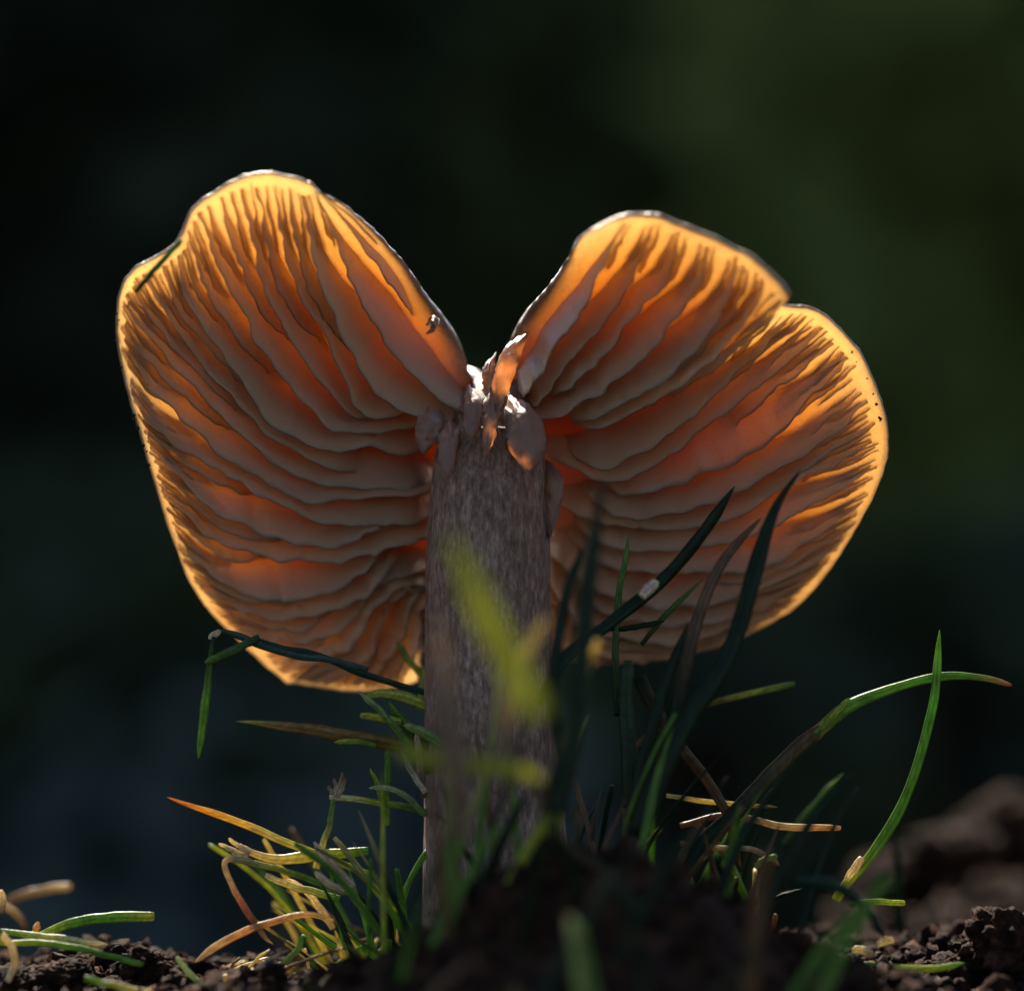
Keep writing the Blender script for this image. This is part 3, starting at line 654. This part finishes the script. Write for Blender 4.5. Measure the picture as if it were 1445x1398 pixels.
# bottom left corner
blade([(55,1320),(100,1303),(150,1294),(217,1293)], [.8,.8], [10,14,15,14], [YEL, GREEN, GREEN, (.2,.22,.06)], 'thick cut green blade sticking out above the dark soil', tip=.02, blunt=.9)
blade([(48,1316),(52,1308),(53,1300)], [.8,.8], [6,11,8], [ORANGE, STRAW], 'small tan seed at the foot of the thick cut blade', name='grass_seed', cat='seed', flat=.8, n=12, tip=.3)
blade([(0,1314),(60,1321),(100,1326),(152,1332)], [.9,1.0], [8,10,11,8], [GREEN, (.3,.3,.12), PALE], 'pale split blade lying over the soil below the thick cut blade')
blade([(0,1330),(60,1330),(110,1338),(160,1350),(203,1360)], [1.1,1.2], [8,9,10,9], [YEL, GREEN, GREEN], 'green blade lying diagonally down the soil below the pale split blade', tip=.03, blunt=.7)
blade([(120,1380),(160,1390),(215,1402)], [1.8,1.8], [9,10,10], [GREEN, STRAW], 'green blade with straw end at the foot of the crumbly clods', tip=.03, blunt=.7)
blade([(0,1280),(25,1265),(60,1256),(101,1250)], [-2.2,-2.2], [10,12,12,11], [BROWN, DRY], 'blurred brown straw raised behind the thick cut blade', tip=.04, blunt=.7)
blade([(2,1275),(22,1288),(38,1312)], [-1.2,-1.2], [9,12,9], [DRY, BROWN], 'brown straw bent down into the soil behind the curled root')
blade([(2,1318),(16,1335),(20,1360),(6,1394)], [1.4,1.4], [10,11,11,7], [PALE, DRY, PALE], 'pale curled dry root by the soil edge', name='dry_root', cat='root', flat=.8)
blade([(0,1255),(4,1268),(2,1290)], [.8,.8], [8,11,8], [PALE, BROWN], 'dry stalk stub at the soil edge', n=14)
blade([(295,1400),(272,1378),(258,1362),(248,1350)], [1.2,1.2], [7,8,8,7], [(.2,.26,.12), (.3,.34,.2)], 'knobbly pale green shoot between soil and yellow leaf', flat=.9, tip=.05, blunt=.7)
blade([(440,1372),(400,1374),(340,1382),(285,1396)], [1.0,1.2], [14,24,28,22], [BROWN, STRAW, (.5,.36,.04), STRAW], 'broad yellow dead leaf lying on the soil', flat=.25, tip=.05, blunt=.6)
blade([(430,1320),(415,1345),(395,1360),(368,1356)], [.9,.9], [8,9,8,5], [GREEN, (.2,.25,.1)], 'thin curled green blade over the yellow leaf')

# blurred things in front of the stem
blade([(760,1010),(735,960),(705,905),(678,850),(655,800),(634,752)], [8.6,8.4,8.2], [34,40,42,38,24], [YEL, (.26,.27,.02), (.22,.24,.02)], 'bright yellow green blade blurred in front of the stem', flat=.3, tip=.4)
blade([(650,1180),(640,1080),(628,960),(618,860)], [6.5,6.2], [34,34,30,20], [BROWN, (.22,.16,.12)], 'blurred grey brown straw in front of the stem edge', flat=.3, tip=.3)
blade([(560,1060),(640,1075),(720,1085),(770,1100)], [6.0,6.0], [20,26,24,16], [YEL, (.25,.25,.03), YEL], 'blurred yellow blade lying across the stem foot', flat=.3)
blade([(700,1080),(715,1010),(735,940),(770,870)], [5.8,5.4], [16,18,16,10], [BROWN, STRAW], 'blurred tan straw leaning across the stem', flat=.4)

# the tangle: blades rooted round the stem foot
CN = {'dark green': DKGREEN_SHADE, 'brown': BROWN, 'green': GREEN, 'yellow green': YEL, 'straw coloured': STRAW}
def rooted(x, y, h, lx, ly, wid, cols, where, group, bend):
    z0 = gz(x, y) - 0.15
    P = [np.array((x + lx * (t + bend * t * t) / (1 + bend), y + ly * t, z0 + h * (t - 0.35 * bend * t ** 3))) for t in np.linspace(0, 1, 5)]
    global BL; BL += 1
    cn = random.choice(cols); tipc = CN[cn] if random.random() < .6 else random.choice([STRAW, BROWN, CN[cn]])
    cut = random.random() < .35
    V, F, col = tube(P, [wid, wid, wid * .85, wid * (.8 if cut else .45)], [CN[cn], CN[cn], tipc], flat=.5, seed=BL * 1.7, tip=.03 if cut else .25, blunt=.7 if cut else 0, n=24, sides=10)
    size = 'tall' if h > 1.7 else ('short' if h < 1.0 else 'mid-height')
    lean = 'towards' if (lx > 0) == (x < -0.25) else 'away from'
    tag(mesh_obj('grass_shoot', V, F, M_BLADE, col=col), f"{size} {cn} {'cut-off' if cut else 'pointed'} blade leaning {lean} the stem, {where}", 'grass', group)
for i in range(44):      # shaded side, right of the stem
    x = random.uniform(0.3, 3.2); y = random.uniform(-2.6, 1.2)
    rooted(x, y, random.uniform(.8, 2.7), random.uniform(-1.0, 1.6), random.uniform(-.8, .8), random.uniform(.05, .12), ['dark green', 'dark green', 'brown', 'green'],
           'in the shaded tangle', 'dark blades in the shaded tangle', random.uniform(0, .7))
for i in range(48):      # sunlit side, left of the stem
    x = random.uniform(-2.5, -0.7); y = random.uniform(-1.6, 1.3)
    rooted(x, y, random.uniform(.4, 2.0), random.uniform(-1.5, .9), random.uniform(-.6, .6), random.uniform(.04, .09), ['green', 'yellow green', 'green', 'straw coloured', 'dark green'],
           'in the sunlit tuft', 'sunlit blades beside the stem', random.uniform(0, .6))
for i in range(22):      # in front of the foot, out of focus
    x = random.uniform(-1.6, 3.2); y = random.uniform(-8.0, -4.2)
    rooted(x, y, random.uniform(1.2, 2.8), random.uniform(-1.5, 1.5), random.uniform(-.5, .8), random.uniform(.07, .15), ['dark green', 'dark green', 'green', 'brown'],
           'blurred before the stem foot', 'blurred blades before the stem foot', random.uniform(0, .6))
for i in range(20):      # soft blades between the lens and the foot of the stem
    x = random.uniform(-1.5, 0.4); y = random.uniform(-5.2, -1.6)
    rooted(x, y, random.uniform(1.2, 2.9), random.uniform(-.9, .9), random.uniform(-.5, .5), random.uniform(.05, .11), ['dark green', 'green', 'brown', 'yellow green'],
           'at the stem foot', 'blades just in front of the stem foot', random.uniform(0, .5))
for i in range(30):      # dry litter
    x = random.uniform(-3.6, -0.9); y = random.uniform(-1.5, .8); z = gz(x, y) + .05; a = random.uniform(-1.2, 1.2); L = random.uniform(.3, 1.1); up = random.uniform(0, .45)
    P = [np.array((x + math.cos(a) * L * t, y + math.sin(a) * L * t * .5, z + up * t + .05 * math.sin(t * 3))) for t in np.linspace(0, 1, 4)]
    cn, c = random.choice([('tan', DRY), ('brown', BROWN), ('brown', BROWN), ('yellow', STRAW)])
    BL += 1; V, F, col = tube(P, [.025, .04, .035, .025], [c, c], seed=BL, n=14, sides=6, tip=.08, blunt=.5)
    tag(mesh_obj('dry_straw', V, F, M_BLADE, col=col), f"{'long' if L > .7 else 'short'} {cn} dry straw {'propped up' if up > .2 else 'lying flat'} in the litter by the sunlit tuft", 'straw', 'dry straws in the litter')

# ------------------------------------------------------------------ soil crumbs and clods
def ico(sub):
    import bmesh
    bm = bmesh.new(); bmesh.ops.create_icosphere(bm, subdivisions=sub, radius=1.0)
    v = np.array([list(x.co) for x in bm.verts]); f = np.array([[q.index for q in p.verts] for p in bm.faces]); bm.free()
    return v, f
iv, if_ = ico(2)
shapes = []
for s in range(10):
    r = np.array([1 + 0.9 * nz(*(p * 1.4 + s * 7)) + 0.75 * nz(*(p * 3.6 + s * 3)) for p in iv]); shapes.append(iv * r[:, None])
def crumbs(name, pts, sizes):
    VV = []; FF = []
    for k, (p, s) in enumerate(zip(pts, sizes)):
        R = np.array(Matrix.Rotation(random.uniform(0, 6.28), 3, norm(rng.normal(size=3)).tolist()))
        VV.append((shapes[k % 10] * s * (0.7 + 0.6 * rng.random(3))) @ R.T + p); FF.append(if_ + k * len(iv))
    return mesh_obj(name, np.concatenate(VV), np.concatenate(FF), M_SOIL, smooth=False)
pts = []; sz = []
def scatter(n, x0, x1, y0, y1, s0, s1, lift=0.5):
    for _ in range(n):
        x = random.uniform(x0, x1); y = random.uniform(y0, y1); s = s0 * (s1 / s0) ** (random.random() ** 1.8)
        pts.append(np.array((x, y, gz(x, y) + s * lift * random.random()))); sz.append(s)
scatter(5200, -6.8, -2.6, -2.6, 1.4, .015, .13, 1.2)
scatter(1700, -3.2, 3.6, -7.0, 1.2, .02, .13)
scatter(4600, 3.0, 7.2, -3.5, 3.5, .015, .14, 1.2)
scatter(900, 4.5, 11.0, 6, 14.5, .05, .25)
tag(crumbs('soil_crumbs', pts, sz), 'fine dark soil crumbs strewn over the ridge', 'soil', kind='stuff')
cv, cf = ico(5)
def clod(px, py, d, r, squash, label, seed):
    c = at(px, py, d)
    ang = np.array([1 + 0.34 * fbm(*(p * 1.2 + seed), 3) + 0.30 * abs(nz(*(p * 3.0 + seed))) + 0.16 * fbm(*(p * 6.5 + seed), 4) + 0.07 * nz(*(p * 19 + seed)) for p in cv])
    o = mesh_obj('soil_clod', cv * ang[:, None] * np.array([r, r * .9, r * squash]) + c, cf, M_SOIL)
    tag(o, label, 'soil clod', 'soil clods on the ridge')
clod(1418, 1335, .4, .50, .9, 'large rough brown clod, the biggest lump of soil in focus', 3.1)
clod(1340, 1375, .5, .30, .7, 'low dark clod beside the biggest lump', 8.7)
clod(1345, 1200, -8.5, .6, .6, 'blurred brown lump on the far soil rise', 12.2)
clod(1425, 1175, -10.0, .75, .7, 'blurred tall brown lump cresting the far soil rise', 15.2)
clod(1275, 1240, -9.5, .6, .6, 'blurred low lump at the foot of the far soil rise', 19.2)
clod(90, 1378, .9, .30, .6, 'dark crumbly clod under the diagonal green blade', 17.5)
clod(205, 1362, .8, .26, .75, 'jagged dark clod at the end of the diagonal green blade', 22.5)
clod(255, 1392, 1.0, .24, .7, 'dark clod by the knobbly pale shoot', 31.5)
clod(20, 1390, .9, .28, .7, 'dark clod beside the curled dry root', 41.5)

# dirt grains stuck on the cap rim
g = []; gs = []
for _ in range(14):
    u = random.uniform(7.6, 10.4); v = 1.0 if random.random() < .7 else random.uniform(.8, 1.0)
    p = WL.F(np.array([u]), np.array([v]))[0] + WL.n * .02 + rng.normal(size=3) * .012; g.append(p); gs.append(random.uniform(.006, .017))
for _ in range(8):
    u = random.uniform(8.7, 10.3); p = WR.F(np.array([u]), np.array([1.0]))[0] + WR.n * .02 + rng.normal(size=3) * .012; g.append(p); gs.append(random.uniform(.006, .017))
o = crumbs('dirt_grains', g, gs); o.parent = mush; o['kind'] = 'stuff'

# put each parent Empty at the foot of its thing
for e, p in ((mush, at(704, 1330, 0)), (arch, at(960, 1235, .9)), (bent, at(500, 1262, .7)), (fray, at(473, 1126, .4))):
    e.location = Vector(p) * CM
    for c in e.children: c.matrix_parent_inverse = Matrix.Translation(-e.location)
